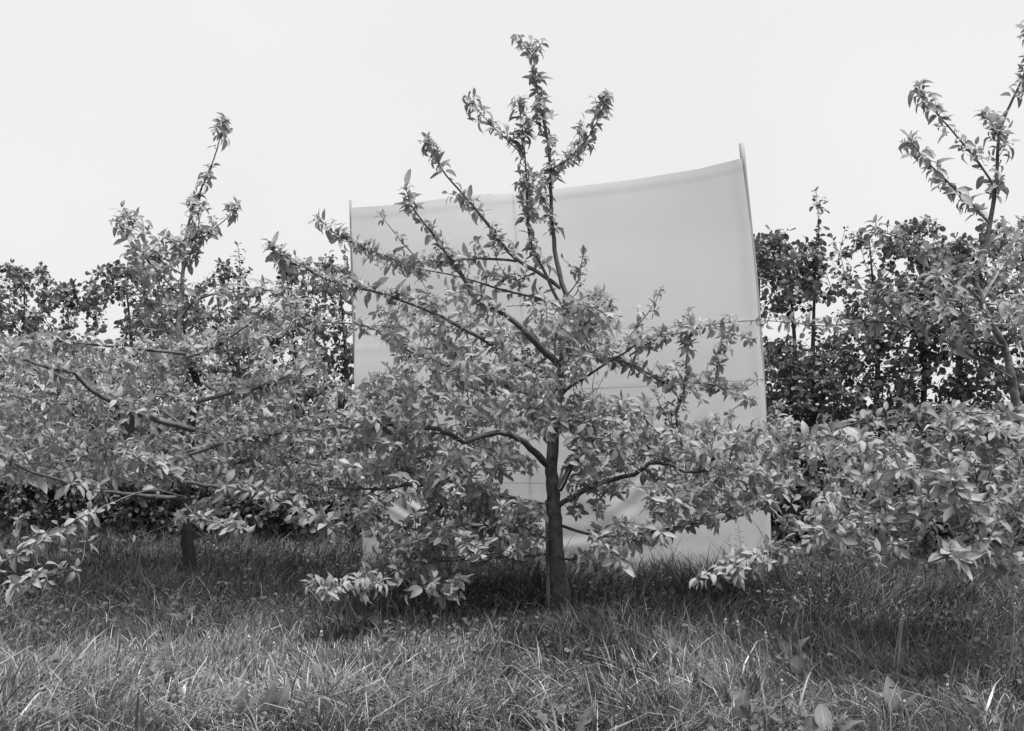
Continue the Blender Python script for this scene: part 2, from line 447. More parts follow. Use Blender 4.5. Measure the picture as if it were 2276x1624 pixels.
# ------------------------------------------------------------------ the canvas backdrop
YL, YR = 7.9, 7.1
LE = np.array([(780, 465), (783, 560), (786, 640), (790, 705), (788, 780), (787, 840), (798, 960), (804, 1100), (808, 1275)], float)
RE = np.array([(1648, 352), (1668, 505), (1682, 650), (1690, 765), (1699, 860), (1705, 1000), (1711, 1130), (1714, 1330)], float)
TE = np.array([(780, 465), (880, 458), (1000, 443), (1118, 431), (1250, 418), (1400, 400), (1550, 376), (1648, 352)], float)
def arc(pts):
    s = np.concatenate([[0], np.cumsum(np.linalg.norm(np.diff(pts, axis=0), axis=1))]); return s / s[-1]
aL, aR = arc(LE), arc(RE)
sx = (TE[:, 0] - 780) / (1648 - 780)
def canvas_point(u, v, off=0.0):
    """u 0..1 left to right, v 0..1 top to bottom -> 3-d"""
    l = np.stack([np.interp(v, aL, LE[:, 0]), np.interp(v, aL, LE[:, 1])], -1)
    r = np.stack([np.interp(v, aR, RE[:, 0]), np.interp(v, aR, RE[:, 1])], -1)
    Y = YL + (YR - YL) * u
    # straight ruled sheet in space
    lp = np.stack([(l[..., 0] - CX) / FPX * YL, np.full_like(u, YL), CAMH + (HY - l[..., 1]) / FPX * YL], -1)
    rp = np.stack([(r[..., 0] - CX) / FPX * YR, np.full_like(u, YR), CAMH + (HY - r[..., 1]) / FPX * YR], -1)
    p = lp * (1 - u)[..., None] + rp * u[..., None]
    # sag of the top hem
    px = 780 + 868 * u
    want = np.interp(px, TE[:, 0], TE[:, 1]); q = CX + p[..., 0] / p[..., 1] * FPX
    topz_line = (lp[..., 2] * (1 - u) + rp[..., 2] * u)
    line_top = CAMH + (HY - np.interp(q, [780, 1648], [465, 352])) / FPX * p[..., 1]
    want_top = CAMH + (HY - np.interp(q, TE[:, 0], TE[:, 1])) / FPX * p[..., 1]
    p[..., 2] += (want_top - line_top) * np.clip(1 - v, 0, 1) ** 2
    # billow and creases (metres towards the camera = -Y)
    b = 0.05 * np.sin(np.pi * np.clip(u, 0, 1)) * np.sin(np.pi * v ** .8)
    b += 0.014 * vnoise(u * 3, v * 4, 1.2, 2) * np.sin(np.pi * u)
    for vc, a in ((.375, .0012), (.40, -.0007), (.50, .0006), (.60, .0013), (.625, -.0007), (.70, .0008), (.78, .001)):
        b += a * np.exp(-((v - vc - .006 * np.sin(u * 9 + vc * 20)) / .006) ** 2)
    for uc in (.447,): b += .0004 * np.exp(-((u - uc - .002 * np.sin(v * 11 + uc * 9)) / .0035) ** 2)
    # slack diagonal folds pulled in near the foot
    def fold(u0, v0, ang, ln, wd, amp, k):
        du, dv = (u - u0), (v - v0) * .95
        a = du * math.cos(ang) + dv * math.sin(ang); c = -du * math.sin(ang) + dv * math.cos(ang)
        return amp * np.exp(-(a / ln) ** 2) * np.exp(-(c / wd) ** 2) * np.cos(c * k)
    b += fold(.74, .72, R(-38), .14, .05, .006, 150)
    b += fold(.12, .80, R(33), .14, .05, .0065, 170)
    b += fold(.62, .80, R(30), .16, .06, .004, 60)
    b += fold(.40, .92, R(-8), .3, .05, .006, 120)
    b += .012 * np.sin(v * 60 + 3 * np.sin(u * 7)) * np.clip((v - .80) / .2, 0, 1) * np.sin(np.pi * u) ** .5 * .15
    # flutter of the free left edge
    b += .007 * np.sin(v * 17) * np.exp(-u / .03)
    # doubled hem along the top and sleeve round the right pole stand proud
    b += .002 * (1 / (1 + np.exp((v - .024) / .0012)))
    b += .004 * np.exp(-((u - .99) / .012) ** 2)
    p[..., 1] -= b + off
    return p

scr_base = (P(1260, 900, 7.5)[0], 7.5, 0)
screen = empty('backdrop_screen', scr_base, 'large pale cloth backdrop stretched between two poles behind the middle apple tree', 'backdrop')
def canvas_panel(u0, u1, off, step=None):
    nu, nv = max(12, int((u1 - u0) * 150)), 170
    U, Vv = np.meshgrid(np.linspace(u0, u1, nu), np.linspace(0, 1, nv))
    p = canvas_point(U, Vv, off)
    if step is not None:                     # the raised corner of the lower panel
        p[..., 2] += np.where(U < step, .011, 0) * np.exp(-Vv / .01)
    p = p.reshape(-1, 3)
    k = (np.arange(nv - 1)[:, None] * nu + np.arange(nu - 1)).ravel()
    me = mesh_np('canvas_panel', p - np.array(scr_base), np.stack([k, k + nu, k + nu + 1, k + 1], 1), mat=M_CLOTH)
    return link('canvas_panel', me, screen)
canvas_panel(0, .447, 0.0, .388)
canvas_panel(.44, 1.0, .004)
def screen_pole(top, mid, foot, Y, r):
    t = Tubes(); pth = catmull([P(*foot, Y), P(*mid, Y), P(*top, Y)], .15); t.add(pth, r, 10)
    return link('pole', t.mesh('pole', M_POLE, scr_base), screen)
screen_pole((779, 444), (787, 760), (809, 1276), YL + .012, .009)
screen_pole((1648, 319), (1690, 765), (1714, 1330), YR + .022, .017)

# ------------------------------------------------------------------ the middle apple tree
YC = 6.0
cb_ = P(1250, 1372, YC); cb_[2] = 0
AT = Tree('apple_tree', cb_, 'slender apple tree standing in front of the pale cloth, tallest of the three', 'tree', 'apple trees in the orchard row',
          APPLE, M_APPLE, M_BARK, M_TWIG, 'apple')
K = 1 / 406.0
trunk_px = [(1256, 1392), (1250, 1350), (1243, 1293), (1238, 1245), (1235, 1181), (1232, 1131), (1229, 1086), (1225, 1048), (1229, 990), (1233, 930), (1242, 880), (1250, 820), (1255, 760), (1257, 655)]
trunk_r = np.array([27, 21.5, 19, 16.8, 15.5, 15, 14, 13, 11.5, 11, 10.5, 9.5, 8.5, 6.5]) * K
AT.clear.append((*AT.limb('trunk', traced(trunk_px, YC, 0), trunk_r, 14, jit=.05, step=.03), (0, .47)))
def br(tree, Y0, pts, dY, r0, r1, s0=.15, per_m=30, size=.08, bow=0.0, long=.1, tipn=6, mat=None, up=.5, cnt=(3, 6), name='branch', clear=None):
    path, r = tree.limb(name, traced(pts, Y0, dY, bow), [r0, (r0 + r1) * .55, r1], 7, mat or M_TWIG)
    if clear: tree.clear.append((path, r, clear))
    if per_m: tree.dress(path, s0, 1, per_m * 2.15, size * 1.06, long, tipn, up, cnt)
    return path
B = lambda *a, **k: br(AT, YC, *a, **k)
# leader and upper shoots
B([(1257, 655), (1241, 599), (1228, 506), (1224, 417), (1220, 333), (1208, 268), (1194, 196), (1186, 131), (1183, 104)], .06, .0145, .0022, s0=.24, per_m=34, size=.078, name='leader')
B([(1184, 120), (1200, 102), (1206, 92)], .02, .003, .0015, s0=.3, per_m=20, size=.06, tipn=4)
B([(1184, 125), (1164, 98), (1156, 84)], -.03, .003, .0015, s0=.3, per_m=24, size=.065, tipn=4)
B([(1253, 690), (1232, 651), (1204, 590), (1180, 538), (1173, 490), (1170, 397), (1164, 316), (1158, 260), (1152, 228)], -.12, .010, .0022, s0=.2, per_m=40, size=.08)
B([(1163, 345), (1128, 312), (1087, 272), (1063, 246), (1043, 220)], -.2, .004, .0016, per_m=32, size=.08)
B([(1226, 377), (1273, 345), (1313, 296), (1341, 236), (1347, 208)], -.15, .005, .0016, per_m=36, size=.072)
B([(1226, 399), (1265, 361), (1285, 325), (1290, 275)], .12, .004, .0016, per_m=34, size=.07)
B([(1225, 475), (1205, 440), (1184, 405), (1180, 380)], .08, .0035, .0016, per_m=30, size=.075)
B([(1226, 497), (1196, 484), (1180, 470)], -.08, .003, .0015, s0=.3, per_m=26, size=.07)
B([(1248, 640), (1192, 603), (1144, 574), (1087, 502), (1035, 437), (991, 389), (967, 349), (950, 308)], -.25, .012, .0022, s0=.22, per_m=30, size=.076)
B([(1148, 580), (1083, 574), (1039, 576), (954, 584), (894, 580), (834, 560), (781, 538), (733, 510), (707, 482)], -.45, .008, .0022, clear=(0, .25), s0=.1, per_m=42, size=.078)
B([(934, 582), (894, 538), (862, 498), (844, 476)], -.06, .004, .0016, per_m=26, size=.07)
B([(1250, 815), (1194, 764), (1143, 713), (1096, 682), (1067, 667), (1015, 594), (975, 538), (942, 494), (914, 457), (902, 417)], -.4, .021, .0025, clear=(.05, .3), s0=.34, per_m=44, size=.078)
B([(1256, 690), (1220, 669), (1168, 656), (1117, 644), (1060, 626), (1014, 613), (950, 600), (873, 590), (815, 572)], .3, .007, .0022, clear=(.2, .7), s0=.1, per_m=30, size=.075)
B([(1192, 603), (1150, 622), (1120, 618), (1090, 612)], .12, .004, .0018, per_m=46, size=.07)
B([(1246, 860), (1120, 780), (1040, 735), (991, 708), (919, 677), (849, 651), (798, 640), (734, 624), (680, 597), (630, 575), (600, 552)], -.75, .016, .0025, clear=(.3, .6), s0=.2, per_m=36, size=.082)
B([(1243, 900), (1100, 850), (960, 800), (880, 765), (819, 725), (750, 717), (690, 713), (630, 690)], .35, .010, .0022, s0=.12, per_m=22, size=.078)
B([(1256, 660), (1285, 625), (1291, 590), (1296, 565)], -.12, .004, .0016, s0=.2, per_m=26, size=.065)
B([(1256, 700), (1310, 660), (1335, 660), (1352, 678)], -.3, .005, .0018, s0=.1, per_m=40, size=.075)
# left lower scaffold
B([(1221, 1036), (1181, 997), (1150, 972), (1112, 962), (1070, 968), (1032, 983), (1007, 968), (975, 952), (927, 949), (867, 944), (816, 938), (784, 930), (740, 912)], -.55, .0205, .0035, s0=.3, per_m=30, size=.08, clear=(0, .62))
B([(1234, 1130), (1143, 1108), (1080, 1092), (1000, 1082), (899, 1078), (867, 1086), (816, 1086), (752, 1083), (689, 1077), (640, 1062)], .3, .015, .003, s0=.3, per_m=26, size=.078, clear=(.5, .85))
B([(1238, 1143), (1208, 1124), (1143, 1115), (1090, 1135), (1030, 1120), (960, 1090), (910, 1040)], .55, .014, .003, s0=.3, per_m=30, size=.078, mat=M_PALE)
B([(1230, 1228), (1166, 1237), (1102, 1239), (1007, 1245), (911, 1258), (867, 1277), (816, 1306), (768, 1318), (720, 1305), (692, 1296)], -.95, .007, .0025, s0=.06, per_m=22, size=.085)
B([(1007, 1245), (1000, 1270), (990, 1300), (985, 1325)], -.5, .005, .003, s0=.4, per_m=34, size=.09, tipn=9)
B([(1238, 1205), (1100, 1165), (1013, 1186), (918, 1207), (860, 1220), (836, 1245), (812, 1262)], -.5, .008, .0024, s0=.2, per_m=30, size=.08)
B([(1010, 1186), (950, 1180), (879, 1168), (816, 1148), (790, 1120)], -.3, .005, .002, s0=.1, per_m=34, size=.08)
B([(1013, 1228), (1012, 1195), (1016, 1160)], .0, .009, .0075, per_m=0, mat=M_PALE, tipn=0)
B([(1180, 1180), (1120, 1145), (1085, 1120), (1070, 1090)], -.5, .005, .0022, s0=.2, per_m=34, size=.085)
# right side
B([(1246, 878), (1275, 854), (1299, 841), (1336, 814), (1366, 796), (1399, 778), (1425, 748)], -.3, .0095, .003, s0=.55, per_m=34, size=.08, clear=(0, .8))
B([(1252, 800), (1305, 782), (1351, 789), (1381, 799), (1426, 823), (1472, 841), (1505, 848), (1553, 851), (1599, 857), (1638, 869), (1664, 890)], .15, .0095, .0022, s0=.12, per_m=40, size=.076)
B([(1500, 1000), (1505, 956), (1502, 920), (1517, 878), (1526, 808), (1528, 748), (1529, 706), (1531, 690)], -.15, .007, .002, s0=.2, per_m=34, size=.075)
B([(1503, 985), (1485, 930), (1466, 899), (1455, 870)], -.1, .0045, .002, s0=.2, per_m=36, size=.078)
B([(1351, 787), (1390, 757), (1423, 717), (1457, 672), (1467, 644)], -.1, .004, .0015, s0=.25, per_m=34, size=.072)
B([(1399, 790), (1457, 754), (1502, 742), (1572, 723), (1626, 716), (1687, 711)], -.15, .005, .002, s0=.1, per_m=28, size=.072)
B([(1572, 723), (1638, 745), (1671, 754)], -.25, .003, .0014, s0=.15, per_m=30, size=.062)
B([(1590, 857), (1594, 820), (1598, 785), (1606, 755)], .1, .004, .0016, s0=.15, per_m=36, size=.072)
B([(1248, 830), (1266, 763), (1299, 720), (1317, 672), (1323, 648)], -.35, .004, .0015, s0=.2, per_m=30, size=.078)
B([(1236, 1128), (1293, 1092), (1366, 1064), (1410, 1056), (1430, 1040), (1443, 1029), (1488, 1032), (1521, 1048), (1570, 1046), (1640, 1040), (1700, 1010)], -.35, .0155, .003, s0=.4, per_m=36, size=.08, clear=(.25, .7))
B([(1470, 1032), (1507, 1023), (1570, 1021), (1639, 1015), (1680, 985), (1720, 950), (1728, 900)], .25, .008, .0025, s0=.15, per_m=34, size=.078)
B([(1238, 1165), (1330, 1190), (1440, 1185), (1500, 1170), (1570, 1158), (1592, 1147), (1639, 1131), (1694, 1106), (1725, 1087), (1763, 1057)], .3, .0085, .0025, s0=.14, per_m=40, size=.076)
B([(1230, 1228), (1251, 1242), (1293, 1242), (1344, 1234), (1388, 1213), (1436, 1188), (1460, 1167), (1488, 1134), (1497, 1110)], -.85, .0065, .0022, s0=.12, per_m=24, size=.088)
B([(1247, 1090), (1290, 1010), (1350, 960), (1400, 930), (1440, 900)], -.5, .008, .0022, s0=.2, per_m=44, size=.08)
B([(1236, 960), (1300, 930), (1360, 925), (1400, 900)], .4, .007, .002, s0=.1, per_m=44, size=.078)
# knots and pruning scars on the trunk
for kx, ky, dx, yy in ((1219, 1030, -4, -.02), (1236, 1075, 4, -.03), (1222, 1100, -3, -.03), (1228, 1165, -2, -.036), (1245, 1205, 4, -.03), (1236, 1262, 1, -.04), (1236, 1310, -2, -.045)):
    AT.limb('knot', traced([(kx, ky), (kx + dx * .7, ky - 2), (kx + dx, ky - 3)], YC + yy * .6, yy * .35), [.016, .012, .005], 8, jit=.15, step=.008, skel=False)
# sawn-off pale stubs
B([(1233, 1095), (1248, 1072), (1264, 1040)], -.08, .0105, .0085, per_m=0, tipn=0, mat=M_PALE)
B([(1240, 1080), (1248, 1057), (1252, 1034)], .05, .008, .0065, per_m=0, tipn=0, mat=M_PALE)
B([(1240, 1125), (1275, 1102), (1310, 1078)], .15, .0105, .0075, per_m=0, tipn=0, mat=M_PALE)
holes_c = ([(1125, 1035), (1205, 1035), (1205, 1100), (1130, 1100)], [(1260, 1150), (1560, 1140), (1560, 1235), (1260, 1235)], [(1385, 1060), (1440, 1050), (1450, 1120), (1390, 1130)],
           [(850, 1110), (950, 1130), (935, 1190), (850, 1170)], [(1212, 990), (1245, 990), (1245, 1120), (1212, 1120)], [(1265, 850), (1420, 800), (1425, 880), (1265, 880)])
AT.fill(poly_targets([(815, 700), (900, 650), (1000, 640), (1110, 690), (1250, 655), (1330, 640), (1400, 740), (1370, 800), (1330, 850), (1440, 905), (1440, 960), (1300, 1010), (1240, 960), (1100, 1000), (900, 1020), (790, 960), (780, 870), (880, 800)], 640, 5.2, 6.6, holes_c), .08)
AT.fill(poly_targets([(740, 1020), (900, 1000), (1120, 990), (1205, 1020), (1200, 1150), (1150, 1230), (1000, 1240), (860, 1230), (800, 1150)], 380, 5.2, 6.5, holes_c), .08)
AT.fill(poly_targets([(1260, 900), (1440, 950), (1600, 925), (1700, 950), (1760, 930), (1785, 1060), (1600, 1175), (1430, 1130), (1300, 1080)], 400, 5.2, 6.5, holes_c), .078)
AT.fill(poly_targets([(1380, 700), (1560, 690), (1640, 780), (1700, 860), (1690, 930), (1450, 880)], 16, 5.7, 6.3), .072)
AT.fill(poly_targets([(940, 1270), (1030, 1270), (1030, 1335), (945, 1335)], 5, 5.2, 5.4), .085, (6, 9))
AT.fill(poly_targets([(690, 1270), (760, 1280), (860, 1240), (900, 1270), (800, 1330), (720, 1330)], 8, 5.05, 5.35), .09)
AT.fill(poly_targets([(1195, 830), (1290, 830), (1300, 960), (1190, 950)], 22, 5.4, 5.8), .078)
AT.fill(poly_targets([(1240, 1060), (1330, 1050), (1400, 1090), (1380, 1130), (1250, 1150)], 14, 5.6, 5.9), .076)
AT.fill(poly_targets([(1150, 1120), (1215, 1120), (1240, 1200), (1150, 1200)], 9, 5.4, 5.8), .076)
AT.fill(poly_targets([(1265, 1190), (1340, 1170), (1480, 1130), (1490, 1190), (1400, 1250), (1280, 1260)], 16, 5.1, 5.5), .085)
AT.finish(1, 300)

# ------------------------------------------------------------------ the left apple tree
YA = 7.23
lb = P(426, 1290, YA); lb[2] = 0
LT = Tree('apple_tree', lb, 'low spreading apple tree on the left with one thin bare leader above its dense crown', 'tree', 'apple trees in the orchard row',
          APPLE, M_APPLE, M_SHADEBARK, M_TWIG, 'apple')
KL = 1 / 337.0
lt_pts = [(426, 1305), (424, 1284), (418, 1220), (416, 1190), (411, 1105), (418, 1010), (427, 937), (439, 895), (439, 857), (420, 799), (410, 780), (397, 755), (399, 699), (405, 642), (408, 565), (416, 516), (427, 470), (450, 413), (469, 371), (488, 310), (496, 266)]
lt_rad = np.array([18, 16, 14, 13, 12, 11, 10, 9.5, 9, 8, 7, 6, 5, 4.5, 3.6, 3, 2.4, 2, 1.6, 1.2, .8]) * KL
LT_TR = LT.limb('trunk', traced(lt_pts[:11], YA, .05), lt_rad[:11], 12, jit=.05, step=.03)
LT.limb('leader', traced(lt_pts[10:], YA + .05, .05), lt_rad[10:], 10, M_BARK, jit=.05, step=.03)
LT.clear += [(*LT_TR, (0, .2)), (*LT_TR, (.68, .8))]
LT.dress(traced([(406, 600), (408, 565), (416, 516), (427, 470), (450, 413), (469, 371), (488, 310), (496, 266)], YA + .08, .02), .0, 1, 58, .085, .05, 7)
B([(397, 653), (344, 596), (305, 550), (282, 523), (263, 493)], -.15, .006, .0018, s0=.1, per_m=34, size=.078)
B([(290, 530), (285, 500), (282, 474)], -.05, .003, .0015, s0=.1, per_m=44, size=.075)
B([(401, 607), (355, 577), (324, 539), (317, 489), (305, 478)], .12, .005, .0018, s0=.1, per_m=34, size=.076)
B([(396, 760), (374, 737), (344, 691), (324, 657), (313, 615), (294, 565)], .2, .006, .0018, s0=.1, per_m=34, size=.08)
B([(408, 600), (420, 573), (435, 539), (443, 489), (450, 459)], -.12, .004, .0016, s0=.1, per_m=44, size=.074)
B([(439, 543), (470, 512), (504, 485), (527, 451)], -.1, .0035, .0016, s0=.1, per_m=34, size=.072)
B([(408, 570), (385, 540), (365, 525)], .1, .0035, .0016, s0=.1, per_m=40, size=.072)
B([(404, 705), (424, 676), (469, 655), (553, 646), (630, 644)], -.2, .007, .002, s0=.15, per_m=32, size=.08)
B([(412, 795), (462, 779), (519, 745), (588, 695), (640, 670)], -.35, .008, .0022, s0=.2, per_m=30, size=.08)
B([(412, 786), (393, 784), (332, 778), (250, 770), (160, 760), (60, 752)], -.4, .010, .0025, s0=.2, per_m=36, size=.08)
B([(430, 955), (294, 918), (237, 887), (191, 860), (164, 828), (118, 822), (60, 800), (0, 790)], -.9, .0165, .004, s0=.2, per_m=36, size=.085, clear=(.52, .75))
B([(440, 893), (496, 878), (553, 868), (588, 855), (660, 830), (720, 815)], -.25, .012, .003, s0=.15, per_m=40, size=.08, clear=(.05, .25))
B([(412, 1108), (300, 1100), (168, 1082), (134, 1067), (76, 1051), (8, 1021), (-40, 1010)], -.8, .013, .004, s0=.4, per_m=36, size=.085, clear=(.62, .8))
B([(425, 960), (340, 905), (200, 900), (76, 891), (0, 864), (-50, 850)], .3, .008, .0025, s0=.2, per_m=36, size=.08)
B([(415, 1070), (458, 1078), (540, 1090), (640, 1120), (720, 1160), (770, 1180)], -.5, .010, .003, s0=.2, per_m=36, size=.085)
B([(420, 1010), (520, 980), (640, 960), (760, 950), (850, 960)], .4, .010, .003, s0=.15, per_m=36, size=.08)
B([(413, 1090), (386, 1057), (340, 1040), (280, 1000)], -.8, .006, .003, s0=.3, per_m=44, size=.085)
B([(411, 1120), (440, 1150), (500, 1165), (540, 1170)], -.5, .006, .0025, s0=.2, per_m=40, size=.082)
B([(412, 1105), (330, 1090), (200, 1140), (110, 1190), (57, 1215), (19, 1240), (-20, 1262)], -1.3, .005, .002, s0=.12, per_m=11, size=.08)
B([(200, 1140), (190, 1190), (180, 1250), (125, 1275), (60, 1290), (38, 1305)], -1.35, .003, .0015, s0=.2, per_m=7, size=.078)
holes_l = ([(170, 735), (235, 715), (235, 760), (180, 770)], [(505, 760), (560, 770), (570, 845), (520, 850)], [(690, 700), (785, 640), (788, 840), (720, 830)], [(250, 920), (330, 930), (330, 975), (260, 970)])
LT.fill(poly_targets([(-90, 770), (60, 745), (250, 765), (330, 755), (420, 740), (560, 700), (650, 650), (690, 680), (690, 760), (760, 850), (860, 900), (880, 1040), (800, 1120), (700, 1130), (560, 1085), (450, 1075), (250, 1065), (100, 1080), (-90, 1065)], 900, 6.1, 8.0, holes_l), .082)
LT.fill(poly_targets([(-60, 780), (330, 790), (600, 760), (640, 850), (700, 1000), (600, 1100), (300, 1080), (-60, 1080)], 330, 6.9, 8.6, holes_l), .082)
LT.fill(poly_targets([(380, 1090), (530, 1100), (530, 1160), (480, 1170), (400, 1160)], 12, 6.5, 7.2), .082)
LT.fill(poly_targets([(20, 1110), (80, 1110), (80, 1220), (40, 1310), (20, 1310)], 3, 5.9, 6.3), .08)
LT.fill(poly_targets([(150, 1130), (210, 1130), (200, 1240), (120, 1290), (60, 1290)], 3, 5.9, 6.3), .08)
LT.fill(poly_targets([(280, 540), (440, 520), (440, 720), (330, 720)], 22, 6.9, 7.6), .076)
LT.finish(1, 300)

# ------------------------------------------------------------------ the right apple tree
YB = 5.0
rb = P(2335, 1464, YB); rb[2] = 0
RT = Tree('apple_tree', rb, 'crooked apple tree at the right edge with a bent trunk over a low leafy mound', 'tree', 'apple trees in the orchard row',
          APPLE, M_APPLE, M_BARK, M_TWIG, 'apple')
RT.scale = .9
KR = 1 / 488.0
RT_TR = RT.limb('trunk', traced([(2336, 1480), (2330, 1400), (2312, 1200), (2290, 1060), (2270, 950), (2260, 905), (2247, 830), (2233, 772), (2198, 710), (2176, 652), (2167, 616), (2185, 572), (2200, 496), (2209, 442), (2216, 376), (2220, 305), (2233, 260), (2251, 220), (2276, 165), (2292, 100), (2300, 40)], YB, .05),
        np.array([22, 20, 17, 15, 13.5, 13, 11.5, 11, 10, 9, 8, 7.5, 6.5, 6, 5, 4, 3.5, 3, 2.5, 2, 1.5]) * KR, 14, jit=.05, step=.03, mat=M_BARK)
B = lambda *a, **k: br(RT, YB, *a, **k)
RT.clear += [(*RT_TR, (.38, .46)), (*RT_TR, (.6, .66))]
RT.dress(traced([(2205, 470), (2209, 442), (2216, 376), (2220, 305), (2233, 260)], YB + .04, 0), 0, 1, 62, .082, .1, 0)
RT.dress(traced([(2240, 245), (2251, 220), (2276, 165), (2292, 100), (2300, 40)], YB + .05, 0), 0, 1, 55, .084, .1, 6)
B([(2207, 407), (2162, 345), (2109, 282), (2073, 242), (2040, 190)], -.1, .006, .002, s0=.1, per_m=34, size=.08)
B([(2196, 494), (2149, 443), (2091, 389), (2051, 349), (2024, 313)], -.25, .006, .002, s0=.1, per_m=34, size=.082)
B([(2178, 665), (2136, 621), (2095, 585), (2051, 558), (2006, 530), (1945, 512)], .2, .007, .002, s0=.15, per_m=36, size=.08)
B([(2211, 763), (2171, 732), (2136, 687), (2109, 652), (2080, 610)], -.2, .007, .002, s0=.2, per_m=36, size=.08)
B([(2230, 770), (2193, 759), (2144, 761), (2104, 741), (2038, 701), (1993, 674), (1962, 656), (1905, 640)], .25, .007, .002, s0=.2, per_m=32, size=.08)
B([(2190, 690), (2184, 665), (2224, 598), (2265, 536), (2300, 480)], .3, .006, .002, s0=.3, per_m=22, size=.075, mat=M_PALE)
B([(2211, 721), (2265, 721), (2330, 710)], -.2, .008, .004, s0=.3, per_m=24, size=.078, mat=M_PALE)
B([(2220, 300), (2205, 275), (2190, 255)], .1, .003, .0015, s0=.1, per_m=50, size=.07)
B([(2250, 840), (2180, 800), (2060, 740), (1960, 715), (1832, 724), (1768, 717), (1700, 712)], .45, .006, .002, s0=.3, per_m=24, size=.075)
B([(2295, 1090), (2179, 955), (2086, 942), (1980, 935), (1880, 945), (1780, 985), (1740, 1010)], -.2, .012, .003, s0=.15, per_m=42, size=.085)
B([(2300, 1130), (2200, 1010), (2086, 1023), (1980, 1044), (1880, 1060), (1800, 1090)], .45, .011, .003, s0=.2, per_m=40, size=.085)
B([(2300, 1150), (2234, 1046), (2145, 1057), (2060, 1070), (1960, 1030)], -.7, .009, .003, s0=.4, per_m=34, size=.09, mat=M_PALE)
B([(2312, 1200), (2180, 1130), (2080, 1120), (1960, 1160), (1880, 1180), (1820, 1150)], -.8, .010, .003, s0=.2, per_m=40, size=.09)
B([(2312, 1210), (2200, 1190), (2100, 1210), (1960, 1215), (1850, 1205), (1708, 1228), (1640, 1250), (1598, 1272), (1552, 1290)], -.35, .010, .0025, s0=.25, per_m=34, size=.09)
B([(1900, 1190), (1820, 1180), (1758, 1175), (1722, 1136), (1690, 1112)], .15, .005, .002, s0=.1, per_m=26, size=.08, mat=M_PALE)
B([(2305, 1180), (2230, 1200), (2160, 1160), (2130, 1100), (2118, 1070)], -1.1, .007, .003, s0=.3, per_m=36, size=.095)
B([(2315, 1230), (2260, 1250), (2180, 1240), (2100, 1240)], -1.1, .007, .003, s0=.2, per_m=36, size=.09)
B([(2285, 1010), (2240, 975), (2200, 950), (2160, 925), (2120, 915)], -.5, .008, .003, s0=.15, per_m=44, size=.085)
B([(2280, 1000), (2340, 930), (2420, 880), (2480, 860)], .3, .012, .004, s0=.2, per_m=36, size=.085)
B([(2300, 1120), (2380, 1080), (2460, 1050)], -.5, .012, .004, s0=.2, per_m=36, size=.085)
RT.fill(poly_targets([(1745, 985), (1850, 965), (2000, 945), (2130, 925), (2300, 905), (2420, 930), (2420, 1240), (2300, 1285), (2050, 1275), (1900, 1245), (1770, 1190), (1800, 1120), (1830, 1060), (1760, 1010)], 420, 4.0, 5.7), .078)
RT.fill(poly_targets([(1800, 980), (2276, 920), (2300, 1150), (1900, 1200), (1850, 1080)], 110, 4.6, 5.9), .08)
RT.fill(poly_targets([(1940, 640), (2100, 590), (2276, 480), (2360, 600), (2330, 760), (2150, 745), (2000, 700)], 64, 4.6, 5.6), .08)
RT.fill(poly_targets([(1560, 1270), (1640, 1235), (1720, 1215), (1760, 1240), (1640, 1290), (1580, 1300)], 11, 4.55, 4.9), .09)
RT.finish(1, 300)

# ------------------------------------------------------------------ windbreak of round-leaved trees behind
HEDGE = [  # px, top y, Y, density, label
    (-75, 650, 10.3, 1.0, 'dark windbreak tree cut by the left edge of the picture'),
    (55, 592, 10.2, 1.0, 'round topped dark windbreak tree nearest the left edge, behind the low apple tree'),
    (145, 632, 10.1, .8, 'thin topped windbreak tree just left of the open sky notch'),
    (285, 588, 10.0, 1.0, 'dark windbreak tree behind the left shoots of the low apple tree'),
    (400, 640, 9.9, .8, 'short windbreak tree directly behind the bare leader of the left apple tree'),
    (525, 592, 9.8, 1.0, 'tall pointed windbreak tree just right of the left apple tree leader'),
    (640, 575, 9.7, 1.0, 'windbreak tree midway between the left leader and the cloth backdrop'),
    (750, 575, 9.6, .9, 'windbreak tree half hidden by the left edge of the cloth backdrop'),
    (1690, 520, 8.9, 1.0, 'windbreak tree half hidden by the right pole of the cloth backdrop'),
    (1752, 515, 9.0, 1.0, 'windbreak tree filling the space between the right pole and the tall spire'),
    (1808, 510, 8.8, 1.0, 'windbreak tree with the highest spire, right of the cloth backdrop'),
    (1930, 505, 8.7, 1.0, 'windbreak tree between the tall spire and the crooked apple tree'),
    (2035, 492, 8.65, 1.1, 'flat topped windbreak tree under the left arms of the crooked apple tree'),
    (2150, 530, 8.6, 1.0, 'dark windbreak tree directly behind the bent trunk at right'),
    (2275, 455, 8.5, 1.0, 'windbreak tree at the right edge behind the crooked apple tree'),
]
